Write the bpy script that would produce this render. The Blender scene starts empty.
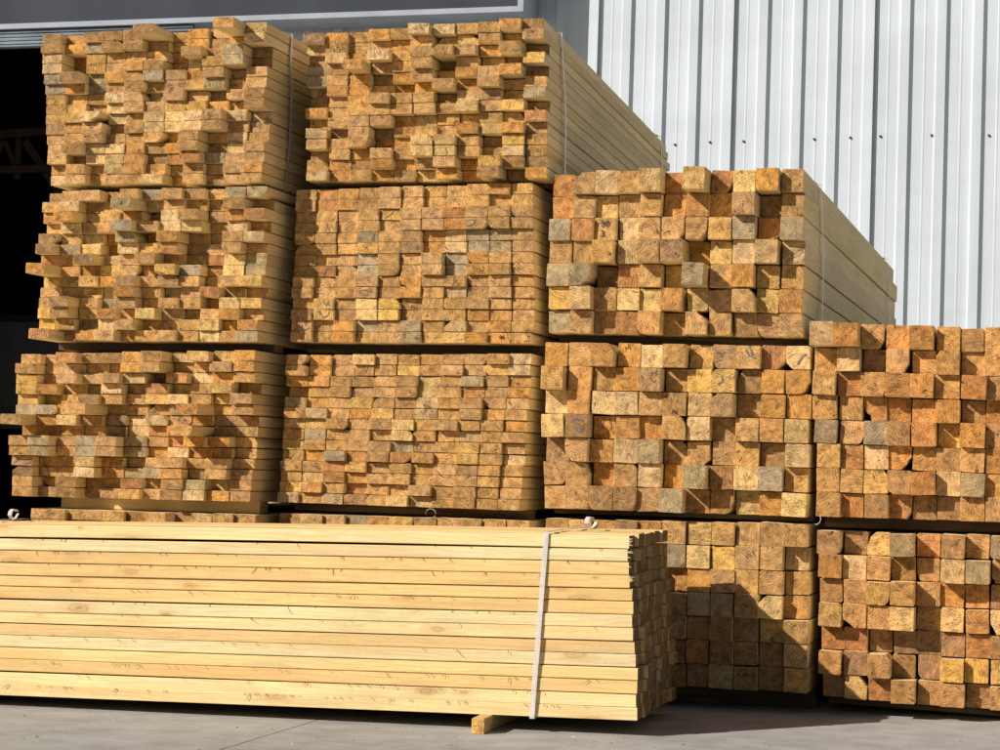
import bpy, math, random
from mathutils import Vector, Matrix
R = math.radians
random.seed(11)
S = bpy.context.scene
COL = S.collection

# ------------------------------------------------------------------ camera
CAM = Vector((1.95, -7.2, 0.845))
ROT = Matrix(((0.958686, 0.018788, -0.283846), (0.282552, 0.052679, 0.957804), (0.032948, -0.998435, 0.045194)))
FPX = 2000.0
def ray(px, py): return ROT @ Vector((px - 500, py - 375, FPX))
def at(px, py, Y):
    w = ray(px, py); return CAM + w * ((Y - CAM.y) / w.y)
def atz(px, py, Z):
    w = ray(px, py); return CAM + w * ((Z - CAM.z) / w.z)
cd = bpy.data.cameras.new('camera'); cam = bpy.data.objects.new('camera', cd); COL.objects.link(cam)
cd.sensor_width = 36; cd.lens = FPX / 1000 * 36; cd.clip_end = 600; cd.clip_start = 0.05
r0 = ROT.col[0]; r1 = -ROT.col[1]; r2 = -ROT.col[2]
cam.matrix_world = Matrix(((r0.x, r1.x, r2.x, CAM.x), (r0.y, r1.y, r2.y, CAM.y), (r0.z, r1.z, r2.z, CAM.z), (0, 0, 0, 1)))
S.camera = cam

# ------------------------------------------------------------------ light
AZ, EL = 45.0, 31.0            # the sun stands to the front left
d = Vector((math.sin(R(AZ)) * math.cos(R(EL)), math.cos(R(AZ)) * math.cos(R(EL)), -math.sin(R(EL))))
sl = bpy.data.lights.new('sun', 'SUN'); sl.energy = 5.0; sl.angle = R(0.53); sl.color = (1.0, 0.955, 0.88)
so = bpy.data.objects.new('sun', sl); COL.objects.link(so)
so.rotation_euler = d.to_track_quat('-Z', 'Y').to_euler(); so.location = (-6, -12, 9)
W = bpy.data.worlds.new('World'); S.world = W; W.use_nodes = True
nt = W.node_tree; bg = nt.nodes['Background']; sky = nt.nodes.new('ShaderNodeTexSky')
sky.sky_type = 'NISHITA'; sky.sun_disc = False; sky.sun_elevation = R(EL)
sky.sun_rotation = math.atan2(-d.x, -d.y)
wm = nt.nodes.new('ShaderNodeMix'); wm.data_type = 'RGBA'; wm.blend_type = 'MULTIPLY'; wm.inputs['Factor'].default_value = 1
wm.inputs[7].default_value = (1.0, 0.95, 0.89, 1)      # warm tint on the sky light keeps shade from turning blue
nt.links.new(sky.outputs[0], wm.inputs[6]); nt.links.new(wm.outputs[2], bg.inputs[0]); bg.inputs[1].default_value = 0.047
S.view_settings.view_transform = 'Standard'; S.view_settings.look = 'None'
S.view_settings.exposure = 0.24; S.view_settings.gamma = 1; S.view_settings.use_curve_mapping = False
S.cycles.max_bounces = 5; S.cycles.diffuse_bounces = 2

# ------------------------------------------------------------------ node helper
class NT:
    def __init__(s, name):
        s.m = bpy.data.materials.new(name); s.m.use_nodes = True; s.t = s.m.node_tree
        s.b = s.t.nodes['Principled BSDF']; s.b.inputs['Roughness'].default_value = 0.75
        s.b.inputs['Specular IOR Level'].default_value = 0.25
    def n(s, typ, **kw):
        x = s.t.nodes.new('ShaderNode' + typ)
        for k, v in kw.items(): setattr(x, k, v)
        return x
    def put(s, sock, v):
        if isinstance(v, bpy.types.NodeSocket): s.t.links.new(v, sock)
        elif v is not None: sock.default_value = v
    def math(s, op, a, b=None, c=None, clamp=False):
        x = s.n('Math', operation=op); x.use_clamp = clamp
        for i, v in enumerate((a, b, c)): s.put(x.inputs[i], v)
        return x.outputs[0]
    def vmath(s, op, a, b=None):
        x = s.n('VectorMath', operation=op); s.put(x.inputs[0], a)
        if b is not None: s.put(x.inputs[1], b)
        return x.outputs['Value'] if op in ('LENGTH', 'DOT_PRODUCT') else x.outputs[0]
    def attr(s, name):
        return s.n('Attribute', attribute_name=name)
    def noise(s, vec, scale, detail=3, rough=0.55, dist=0.0):
        x = s.n('TexNoise'); s.put(x.inputs['Vector'], vec); x.inputs['Scale'].default_value = scale
        x.inputs['Detail'].default_value = detail; x.inputs['Roughness'].default_value = rough
        x.inputs['Distortion'].default_value = dist
        return x.outputs['Fac']
    def ramp(s, f, lo, hi, a=0.0, b=1.0):
        x = s.n('MapRange'); x.interpolation_type = 'SMOOTHSTEP'; s.put(x.inputs[0], f)
        for i, v in ((1, lo), (2, hi), (3, a), (4, b)): s.put(x.inputs[i], v)
        return x.outputs[0]
    def mix(s, f, a, b, blend='MIX'):
        x = s.n('Mix', data_type='RGBA', blend_type=blend)
        s.put(x.inputs['Factor'], f); s.put(x.inputs[6], a); s.put(x.inputs[7], b)
        return x.outputs[2]
    def comb(s, a, b, c):
        x = s.n('CombineXYZ')
        for i, v in enumerate((a, b, c)): s.put(x.inputs[i], v)
        return x.outputs[0]
    def sep(s, v):
        x = s.n('SeparateXYZ'); s.put(x.inputs[0], v); return x.outputs
    def bump(s, h, strength, dist=0.002):
        x = s.n('Bump'); s.put(x.inputs['Height'], h); x.inputs['Strength'].default_value = strength
        x.inputs['Distance'].default_value = dist; s.put(s.b.inputs['Normal'], x.outputs[0])
    def color(s, c): s.put(s.b.inputs['Base Color'], c)

def scalecol(t, col, f):
    return t.mix(1.0, col, t.comb(f, f, f), 'MULTIPLY')

def mat_end():
    t = NT('end_grain')
    lp = t.attr('lp').outputs['Vector']; rv = t.sep(t.attr('rv').outputs['Vector']); tint = t.attr('tint').outputs['Color']
    wx = t.attr('wx').outputs['Fac']; edge = t.attr('edge').outputs['Fac']
    L = t.sep(lp); seed = t.math('MULTIPLY', rv[2], 37.0)
    dx = t.math('SUBTRACT', L[0], rv[0]); dz = t.math('SUBTRACT', L[2], rv[1])
    p2 = t.comb(dx, dz, seed)
    # growth rings round the pith
    wob = t.noise(p2, 22, 3); rad = t.math('SQRT', t.math('ADD', t.math('MULTIPLY', dx, dx), t.math('MULTIPLY', dz, dz)))
    rr = t.math('ADD', rad, t.math('MULTIPLY', wob, 0.018))
    ring = t.math('SINE', t.math('MULTIPLY', rr, 640.0))
    ramp_amp = t.ramp(t.noise(t.comb(seed, 0.3, 0.2), 1.7, 0), 0.35, 0.62, 0.03, 0.24)
    ringf = t.math('MULTIPLY', t.math('SUBTRACT', 0.35, t.math('POWER', t.math('MAXIMUM', ring, 0.0), 3.0)), t.math('MULTIPLY', ramp_amp, 1.7))
    # blotches and saw scratches at a slant of their own on every board
    blot = t.noise(p2, 30, 4, 0.6)
    ca = t.math('COSINE', seed); sa = t.math('SINE', seed)
    u = t.math('ADD', t.math('MULTIPLY', dx, ca), t.math('MULTIPLY', dz, sa))
    v = t.math('SUBTRACT', t.math('MULTIPLY', dz, ca), t.math('MULTIPLY', dx, sa))
    saw = t.noise(t.comb(t.math('MULTIPLY', u, 260.0), t.math('MULTIPLY', v, 45.0), seed), 1.0, 3, 0.7)
    fuzz = t.noise(p2, 420, 3, 0.7)
    f = t.math('ADD', 1.0, ringf)
    f = t.math('ADD', f, t.ramp(blot, 0.3, 0.7, -0.30, 0.34))
    f = t.math('ADD', f, t.ramp(saw, 0.3, 0.72, -0.32, 0.38))
    f = t.math('ADD', f, t.ramp(fuzz, 0.3, 0.7, -0.15, 0.15))
    c = scalecol(t, tint, f)
    # dry pale torn fibres
    pale = t.math('MULTIPLY', t.ramp(t.noise(p2, 48, 5, 0.7, 0.6), 0.57, 0.70), t.ramp(saw, 0.42, 0.62))
    c = t.mix(t.math('MULTIPLY', pale, 0.8), c, (0.74, 0.52, 0.26, 1))
    # rusty resin blotches
    res = t.ramp(t.noise(t.vmath('ADD', p2, (3.1, 7.7, 1.3)), 20, 3), 0.58, 0.72)
    c = t.mix(t.math('MULTIPLY', res, 0.45), c, (0.33, 0.13, 0.035, 1))
    # grey weathering and blue stain, only on boards that have it
    st = t.ramp(t.math('ADD', t.noise(t.vmath('ADD', p2, (9.1, 2.7, 5.3)), 17, 4, 0.6), t.math('MULTIPLY', wx, 0.42)), 0.66, 0.86)
    c = t.mix(t.math('MULTIPLY', st, 0.5), c, (0.29, 0.212, 0.118, 1))
    # drying checks: thin dark radial lines
    ang = t.math('ARCTAN2', dz, dx)
    na = t.noise(t.comb(t.math('MULTIPLY', ang, 3.2), t.math('MULTIPLY', rad, 3.0), seed), 1.6, 2, 0.5)
    chk = t.math('ABSOLUTE', t.math('SUBTRACT', na, 0.5))
    chk = t.math('MULTIPLY', t.ramp(chk, 0.0, 0.022, 1, 0), t.ramp(t.noise(p2, 34, 2), 0.53, 0.64))
    vo = t.n('TexVoronoi', feature='DISTANCE_TO_EDGE'); vo.inputs['Scale'].default_value = 21
    t.put(vo.inputs['Vector'], t.vmath('ADD', p2, t.comb(t.math('MULTIPLY', t.noise(p2, 60, 2), 0.03), 0, 0)))
    crk = t.math('MULTIPLY', t.ramp(vo.outputs['Distance'], 0.0, 0.022, 1, 0), t.ramp(t.noise(t.vmath('ADD', p2, (1, 5, 2)), 26, 2), 0.61, 0.68))
    dark = t.math('MAXIMUM', chk, crk)
    c = t.mix(t.math('MULTIPLY', dark, 0.88), c, (0.075, 0.04, 0.016, 1))
    # bruised, bleached arris
    c = t.mix(t.math('MULTIPLY', t.ramp(t.math('ADD', edge, t.math('SUBTRACT', t.noise(p2, 70, 2), 0.5)), 0.55, 1.0), 0.32), c, (0.62, 0.42, 0.19, 1))
    t.color(c); t.b.inputs['Roughness'].default_value = 0.8
    h = t.math('SUBTRACT', t.math('ADD', t.math('MULTIPLY', saw, 0.8), t.math('ADD', t.math('MULTIPLY', fuzz, 0.5), blot)), t.math('MULTIPLY', dark, 0.8))
    t.bump(h, 0.75, 0.007)
    return t.m

def mat_side(name, fresh):
    t = NT(name)
    lp = t.attr('lp').outputs['Vector']; rv = t.sep(t.attr('rv').outputs['Vector']); tint = t.attr('side').outputs['Color']
    L = t.sep(lp); seed = t.math('MULTIPLY', rv[2], 53.0)
    base = t.comb(L[0], t.math('ADD', L[1], seed), L[2])
    warp = t.noise(t.vmath('MULTIPLY', base, (9, 2.2, 9)), 1.0, 2)
    g = t.noise(t.vmath('ADD', t.vmath('MULTIPLY', base, (150, 2.6, 150)), t.comb(t.math('MULTIPLY', warp, 9), 0, t.math('MULTIPLY', warp, 9))), 1.0, 3, 0.6)
    fine = t.noise(t.vmath('MULTIPLY', base, (300, 45, 300)), 1.0, 2, 0.6)
    sawm = t.noise(t.vmath('MULTIPLY', base, (3, 330, 3)), 1.0, 1)
    blot = t.noise(t.vmath('MULTIPLY', base, (7, 1.7, 7)), 1.0, 4, 0.6)
    f = t.math('ADD', t.math('ADD', 1.0, t.ramp(g, 0.3, 0.7, -0.10, 0.09)), t.ramp(fine, 0.3, 0.7, -0.045, 0.045))
    f = t.math('ADD', f, t.ramp(blot, 0.3, 0.7, -0.10, 0.09))
    f = t.math('ADD', f, t.ramp(sawm, 0.35, 0.65, -0.02, 0.02))
    c = scalecol(t, tint, f)
    # warmer heartwood streaks
    hw = t.ramp(t.noise(t.vmath('MULTIPLY', t.vmath('ADD', base, (4, 9, 2)), (16, 0.9, 16)), 1.0, 2), 0.5, 0.7)
    c = t.mix(t.math('MULTIPLY', hw, 0.35), c, (0.62, 0.34, 0.11, 1) if fresh else (0.66, 0.45, 0.20, 1))
    # greenish grey sap stain
    gs = t.ramp(t.noise(t.vmath('MULTIPLY', t.vmath('ADD', base, (8, 3, 7)), (20, 1.6, 20)), 1.0, 3), 0.58, 0.76)
    c = t.mix(t.math('MULTIPLY', gs, 0.42 if fresh else 0.22), c, (0.42, 0.38, 0.20, 1) if fresh else (0.52, 0.40, 0.23, 1))
    # flame figure: wandering darker latewood lines
    fl = t.math('SINE', t.math('ADD', t.math('MULTIPLY', t.math('ADD', L[2], t.math('MULTIPLY', L[0], .6)), 430.0), t.math('MULTIPLY', t.noise(t.vmath('MULTIPLY', base, (7, 1.3, 7)), 1.0, 2), 42.0)))
    c = scalecol(t, c, t.math('ADD', 1.0, t.math('MULTIPLY', t.ramp(fl, .35, 1.0), t.ramp(blot, .35, .6, -.02, -.13))))
    # knots: dark ringed core, warm halo
    vo = t.n('TexVoronoi'); vo.inputs['Scale'].default_value = 1.0
    kv = t.vmath('ADD', t.vmath('MULTIPLY', base, (5, 4.6, 13)), t.comb(0, t.math('MULTIPLY', t.noise(t.vmath('MULTIPLY', base, (60, 30, 60)), 1.0, 2), 0.16), 0))
    t.put(vo.inputs['Vector'], kv); vd = t.math('MULTIPLY', vo.outputs['Distance'], t.ramp(t.sep(vo.outputs['Color'])[1], 0.0, 1.0, .62, 2.4))
    sel = t.ramp(t.sep(vo.outputs['Color'])[0], 0.52, 0.54)
    k1 = t.math('MULTIPLY', t.ramp(vd, 0.08, 0.40, 1, 0), sel)
    k2 = t.math('MULTIPLY', t.ramp(vd, 0.07, 0.17, 1, 0), sel)
    kr = t.ramp(t.math('SINE', t.math('ADD', t.math('MULTIPLY', vd, 95.0), t.math('MULTIPLY', fine, 5.0))), -.6, .6, .22, .60)
    c = t.mix(t.math('MULTIPLY', k1, 0.42), c, (0.54, 0.32, 0.12, 1))
    c = t.mix(t.math('MULTIPLY', k2, kr), c, (0.25, 0.115, 0.04, 1))
    # fine dirt scuffs along the saw lines
    sc = t.ramp(t.noise(t.vmath('MULTIPLY', t.vmath('ADD', base, (2, 2, 9)), (80, 30, 80)), 1.0, 4, 0.7), 0.66, 0.74)
    c = t.mix(t.math('MULTIPLY', sc, 0.4), c, (0.27, 0.16, 0.07, 1))
    t.color(c); t.b.inputs['Roughness'].default_value = 0.7
    t.bump(t.math('ADD', g, t.math('ADD', t.math('MULTIPLY', fine, 0.6), t.math('MULTIPLY', sawm, 0.5))), 0.35, 0.002)
    return t.m

def mat_plain(name, col, rough=0.6, var=0.12, scale=8, metal=0.0, spec=0.3):
    t = NT(name); tc = t.n('TexCoord').outputs['Object']
    f = t.ramp(t.noise(tc, scale, 4, 0.6), 0.3, 0.7, 1 - var, 1 + var)
    t.color(scalecol(t, (*col, 1), f)); t.b.inputs['Roughness'].default_value = rough
    t.b.inputs['Metallic'].default_value = metal; t.b.inputs['Specular IOR Level'].default_value = spec
    return t.m

def mat_ground():
    t = NT('concrete'); tc = t.n('TexCoord').outputs['Object']; P = t.sep(tc)
    big = t.noise(tc, 0.9, 4, 0.6); mid = t.noise(tc, 7, 5, 0.65); fine = t.noise(tc, 160, 3, 0.7)
    broom = t.noise(t.vmath('MULTIPLY', tc, (5, 60, 5)), 1.0, 3, 0.6)
    f = t.math('ADD', 1.0, t.ramp(big, 0.3, 0.7, -0.10, 0.10))
    f = t.math('ADD', f, t.ramp(mid, 0.3, 0.7, -0.13, 0.12))
    f = t.math('ADD', f, t.ramp(fine, 0.3, 0.7, -0.12, 0.12))
    f = t.math('ADD', f, t.ramp(broom, 0.3, 0.7, -0.07, 0.07))
    c = scalecol(t, (0.335, 0.318, 0.296, 1), f)
    # sawdust drifted over the slab, darker tyre scuffs
    sd = t.ramp(t.noise(t.vmath('MULTIPLY', tc, (1.3, 5, 1)), 1.6, 5, 0.7), 0.56, 0.74)
    c = t.mix(t.math('MULTIPLY', sd, 0.5), c, (0.42, 0.365, 0.29, 1))
    sk = t.ramp(t.noise(t.vmath('MULTIPLY', t.vmath('ADD', tc, (5, 3, 0)), (0.8, 9, 1)), 1.2, 4, 0.6), 0.60, 0.76)
    c = t.mix(t.math('MULTIPLY', sk, 0.35), c, (0.19, 0.175, 0.16, 1))
    # specks
    vo = t.n('TexVoronoi'); vo.inputs['Scale'].default_value = 34; t.put(vo.inputs['Vector'], tc)
    sp = t.math('MULTIPLY', t.ramp(vo.outputs['Distance'], 0.05, 0.16, 1, 0), t.ramp(t.sep(vo.outputs['Color'])[1], 0.86, 0.88))
    c = t.mix(t.math('MULTIPLY', sp, 0.45), c, (0.13, 0.11, 0.09, 1))
    # saw-cut control joint running straight back under the stack
    jx = t.math('ABSOLUTE', t.math('SUBTRACT', t.math('ADD', P[0], t.math('MULTIPLY', t.math('SUBTRACT', t.noise(tc, 9, 2), 0.5), 0.012)), -0.517))
    j = t.ramp(jx, 0.0025, 0.006, 1, 0)
    c = t.mix(t.math('MULTIPLY', j, 0.75), c, (0.09, 0.08, 0.07, 1))
    t.color(c); t.b.inputs['Roughness'].default_value = 0.85
    t.bump(t.math('SUBTRACT', t.math('ADD', fine, mid), j), 0.35, 0.004)
    return t.m

M_END = mat_end(); M_SIDE = mat_side('weathered_pine_side', False); M_FRESH = mat_side('fresh_pine_side', True)
M_STRAP = mat_plain('strap_plastic', (0.84, 0.79, 0.75), 0.3, 0.06, 30, 0, 0.5)
M_STRAP.node_tree.nodes['Principled BSDF'].inputs['Transmission Weight'].default_value = .42
M_SEAL = mat_plain('dark_seal', (0.10, 0.095, 0.09), 0.45, 0.2, 60, 0.3)
M_GROUND = mat_ground()

# ------------------------------------------------------------------ object helpers
def tag(o, label=None, cat=None, group=None, kind=None):
    for k, v in (('label', label), ('category', cat), ('group', group), ('kind', kind)):
        if v: o[k] = v
def empty(name, loc, label, cat, group=None):
    o = bpy.data.objects.new(name, None); COL.objects.link(o); o.location = loc; o.empty_display_size = 0.1
    tag(o, label, cat, group); return o
class MB:
    def __init__(s): s.v = []; s.f = []; s.mi = []
    def box(s, x0, x1, y0, y1, z0, z1, mi=0):
        b = len(s.v)
        s.v += [(x, y, z) for z in (z0, z1) for y in (y0, y1) for x in (x0, x1)]
        for q in ((0, 2, 3, 1), (4, 5, 7, 6), (0, 1, 5, 4), (2, 6, 7, 3), (0, 4, 6, 2), (1, 3, 7, 5)):
            s.f.append(tuple(b + i for i in q)); s.mi.append(mi)
    def bar(s, a, b, w, h):
        a = Vector(a); b = Vector(b); dr = (b - a).normalized()
        up = Vector((0, 1, 0)) if abs(dr.y) < 0.9 else Vector((0, 0, 1))
        sx = dr.cross(up).normalized() * w / 2; sy = sx.cross(dr).normalized() * h / 2
        i = len(s.v)
        for e in (a, b): s.v += [tuple(e + sx * k + sy * l) for k, l in ((-1, -1), (1, -1), (1, 1), (-1, 1))]
        for q in ((0, 3, 2, 1), (4, 5, 6, 7), (0, 1, 5, 4), (1, 2, 6, 5), (2, 3, 7, 6), (3, 0, 4, 7)):
            s.f.append(tuple(i + k for k in q)); s.mi.append(0)
    def tube(s, pts, rads, n=4):
        i0 = len(s.v); pts = [Vector(p) for p in pts]
        for k, p in enumerate(pts):
            t_ = (pts[min(k + 1, len(pts) - 1)] - pts[max(k - 1, 0)]).normalized()
            a = t_.cross(Vector((0.3, 0.5, 0.81))).normalized(); b = t_.cross(a)
            r = rads[k] if isinstance(rads, (list, tuple)) else rads
            for j in range(n):
                w = 2 * math.pi * j / n; s.v.append(tuple(p + a * math.cos(w) * r + b * math.sin(w) * r))
        for k in range(len(pts) - 1):
            for j in range(n):
                s.f.append((i0 + k * n + j, i0 + k * n + (j + 1) % n, i0 + (k + 1) * n + (j + 1) % n, i0 + (k + 1) * n + j)); s.mi.append(0)
        s.f.append(tuple(i0 + j for j in range(n))[::-1]); s.mi.append(0)
        s.f.append(tuple(i0 + (len(pts) - 1) * n + j for j in range(n))); s.mi.append(0)
    def ribbon(s, pts, width_dir, width, thick, closed=False):
        """A flat band through pts, its width along width_dir."""
        pts = [Vector(p) for p in pts]; wd = Vector(width_dir).normalized() * width / 2; n = len(pts); i0 = len(s.v)
        for k, p in enumerate(pts):
            a = pts[(k - 1) % n] if closed or k > 0 else p; b = pts[(k + 1) % n] if closed or k < n - 1 else p
            nn = (b - a).cross(wd); nn = nn.normalized() * thick / 2 if nn.length > 1e-9 else Vector((0, 0, thick / 2))
            s.v += [tuple(p - wd - nn), tuple(p + wd - nn), tuple(p + wd + nn), tuple(p - wd + nn)]
        for k in range(n if closed else n - 1):
            a = i0 + 4 * k; b = i0 + 4 * ((k + 1) % n)
            for j in range(4):
                s.f.append((a + j, a + (j + 1) % 4, b + (j + 1) % 4, b + j)); s.mi.append(0)
        if not closed:
            s.f.append((i0 + 3, i0 + 2, i0 + 1, i0)); e = i0 + 4 * (n - 1); s.f.append((e, e + 1, e + 2, e + 3)); s.mi += [0, 0]
    def build(s, name, mats, parent=None, loc=None, smooth=False):
        me = bpy.data.meshes.new(name); me.from_pydata(s.v, [], s.f)
        for m in (mats if isinstance(mats, (list, tuple)) else [mats]): me.materials.append(m)
        me.polygons.foreach_set('material_index', s.mi)
        if smooth: me.polygons.foreach_set('use_smooth', [True] * len(s.f))
        me.update()
        o = bpy.data.objects.new(name, me); COL.objects.link(o)
        if parent: o.parent = parent
        if loc is not None: o.location = loc
        return o

# ------------------------------------------------------------------ boards
TONES = {'.': (.450, .246, .086), 'o': (.465, .222, .058), 'p': (.56, .355, .145), 'g': (.36, .258, .130),
         'b': (.335, .185, .072), 'y': (.54, .315, .088), 'r': (.42, .190, .060)}
class Board:
    """One sawn length: local y runs along it from the near end, x and z lie across it."""
    def __init__(s, w, h, L, tone, fresh=False, wane=None, nseg=1, bow=(0, 0), tilt=0.02, side=None):
        rnd = random.random
        s.tone = tone
        c = TONES[tone]; k = random.uniform(0.80, 1.20); hu = random.uniform(-0.06, 0.06)
        s.tint = (c[0] * k * (1 + hu * .4), c[1] * k, c[2] * k * (1 - hu * 3), 1)
        if side is None:
            k2 = random.uniform(0.82, 1.04); side = (.88 * k2, .655 * k2 * random.uniform(.96, 1.03), .34 * k2 * random.uniform(.85, 1.1))
        s.side = (*side, 1)
        s.wx = {'g': .5, 'b': .28, 'r': .0, 'y': .0, 'p': .12, 'o': .0}.get(tone, random.choice((0, 0, .05, .12, .25)))
        s.rv = (random.uniform(-.9, .9) * w, random.uniform(-1.3, 1.3) * max(h, .06), rnd())
        x, z = w / 2, h / 2
        out = []
        cs = [(-x, -z), (x, -z), (x, z), (-x, z)]
        for i, (cx, cz) in enumerate(cs):
            if wane and i in wane:
                a, b = wane[i]; a *= random.uniform(.8, 1.2)
                sx = -1 if cx > 0 else 1; sz = -1 if cz > 0 else 1
                fl = random.uniform(.35, .9); pts = []      # from the vertical edge to the horizontal one
                for q in (0, .39, .79, 1.18, math.pi / 2):
                    lx = q / (math.pi / 2); ex = 1 - math.cos(q); ez = 1 - math.sin(q)
                    jx = random.gauss(0, .05) if 0 < q < 1.5 else 0
                    pts.append((cx + sx * a * (fl * lx + (1 - fl) * ex + jx), cz + sz * b * (fl * (1 - lx) + (1 - fl) * ez + jx)))
                if i in (1, 3): pts = pts[::-1]
                out += pts
            else:
                r = min(0.0022, h * .1) * random.uniform(.4, 1.6); sx = -1 if cx > 0 else 1; sz = -1 if cz > 0 else 1
                pr = [(cx, cz + sz * r), (cx + sx * r, cz)]
                if i in (1, 3): pr = pr[::-1]
                out += pr
        n = len(out)
        ta, tb = random.gauss(0, tilt), random.gauss(0, tilt)
        s.v = []; s.e = []
        ins = 0.002
        for (a, b) in out:   # slightly worn arris, then the sawn edge, then along the length
            q = math.hypot(a, b); s.v.append((a * (1 - ins / q), a * ta + b * tb, b * (1 - ins / q))); s.e.append(0)
        for (a, b) in out: s.v.append((a, a * ta + b * tb + 0.0008, b)); s.e.append(1)
        for k_ in range(1, nseg + 1):
            u = k_ / nseg; bz = bow[1] * math.sin(math.pi * u) ; bx = bow[0] * math.sin(math.pi * u)
            for (a, b) in out: s.v.append((a + bx, L * u + (0 if k_ < nseg else a * tb), b + bz)); s.e.append(0 if k_ < nseg else 1)
        s.f = [tuple(range(n))]; s.mi = [1]
        for k_ in range(nseg + 1):
            for j in range(n):
                a = k_ * n + j; b = k_ * n + (j + 1) % n
                s.f.append((a, a + n, b + n, b)); s.mi.append(1 if k_ == 0 else 0)
        s.f.append(tuple((nseg + 1) * n + j for j in range(n))[::-1]); s.mi.append(1)

def build_boards(name, items, parent, side_mat, own_origin=True):
    """items: [(Board, Matrix)] -> ONE mesh object under parent."""
    V = []; F = []; MI = []; lp = []; rv = []; ti = []; si = []; wx = []; ed = []
    for b, m in items:
        i0 = len(V)
        for p, e in zip(b.v, b.e):
            V.append(tuple(m @ Vector(p)) if m else p); lp += p; rv += b.rv; ti += b.tint; si += b.side; wx.append(b.wx); ed.append(float(e))
        F += [tuple(i0 + i for i in f) for f in b.f]; MI += b.mi
    me = bpy.data.meshes.new(name); me.from_pydata(V, [], F)
    me.materials.append(side_mat); me.materials.append(M_END); me.polygons.foreach_set('material_index', MI)
    for nm, ty, key, data in (('lp', 'FLOAT_VECTOR', 'vector', lp), ('rv', 'FLOAT_VECTOR', 'vector', rv), ('tint', 'FLOAT_COLOR', 'color', ti),
                              ('side', 'FLOAT_COLOR', 'color', si), ('wx', 'FLOAT', 'value', wx), ('edge', 'FLOAT', 'value', ed)):
        me.attributes.new(nm, ty, 'POINT').data.foreach_set(key, data)
    me.update()
    o = bpy.data.objects.new(name, me); COL.objects.link(o); o.parent = parent
    return o

def rand_wane(w, h, beam):
    r = random.random()
    if r > (0.17 if beam else 0.08): return None
    k = random.choice((0, 1, 1, 2, 3)); s_ = random.uniform(.25, .6)
    return {k: (w * s_ * random.uniform(.7, 1.2) * (.75 if beam else .6), h * s_ * (1.0 if beam else 1.3))}

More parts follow.
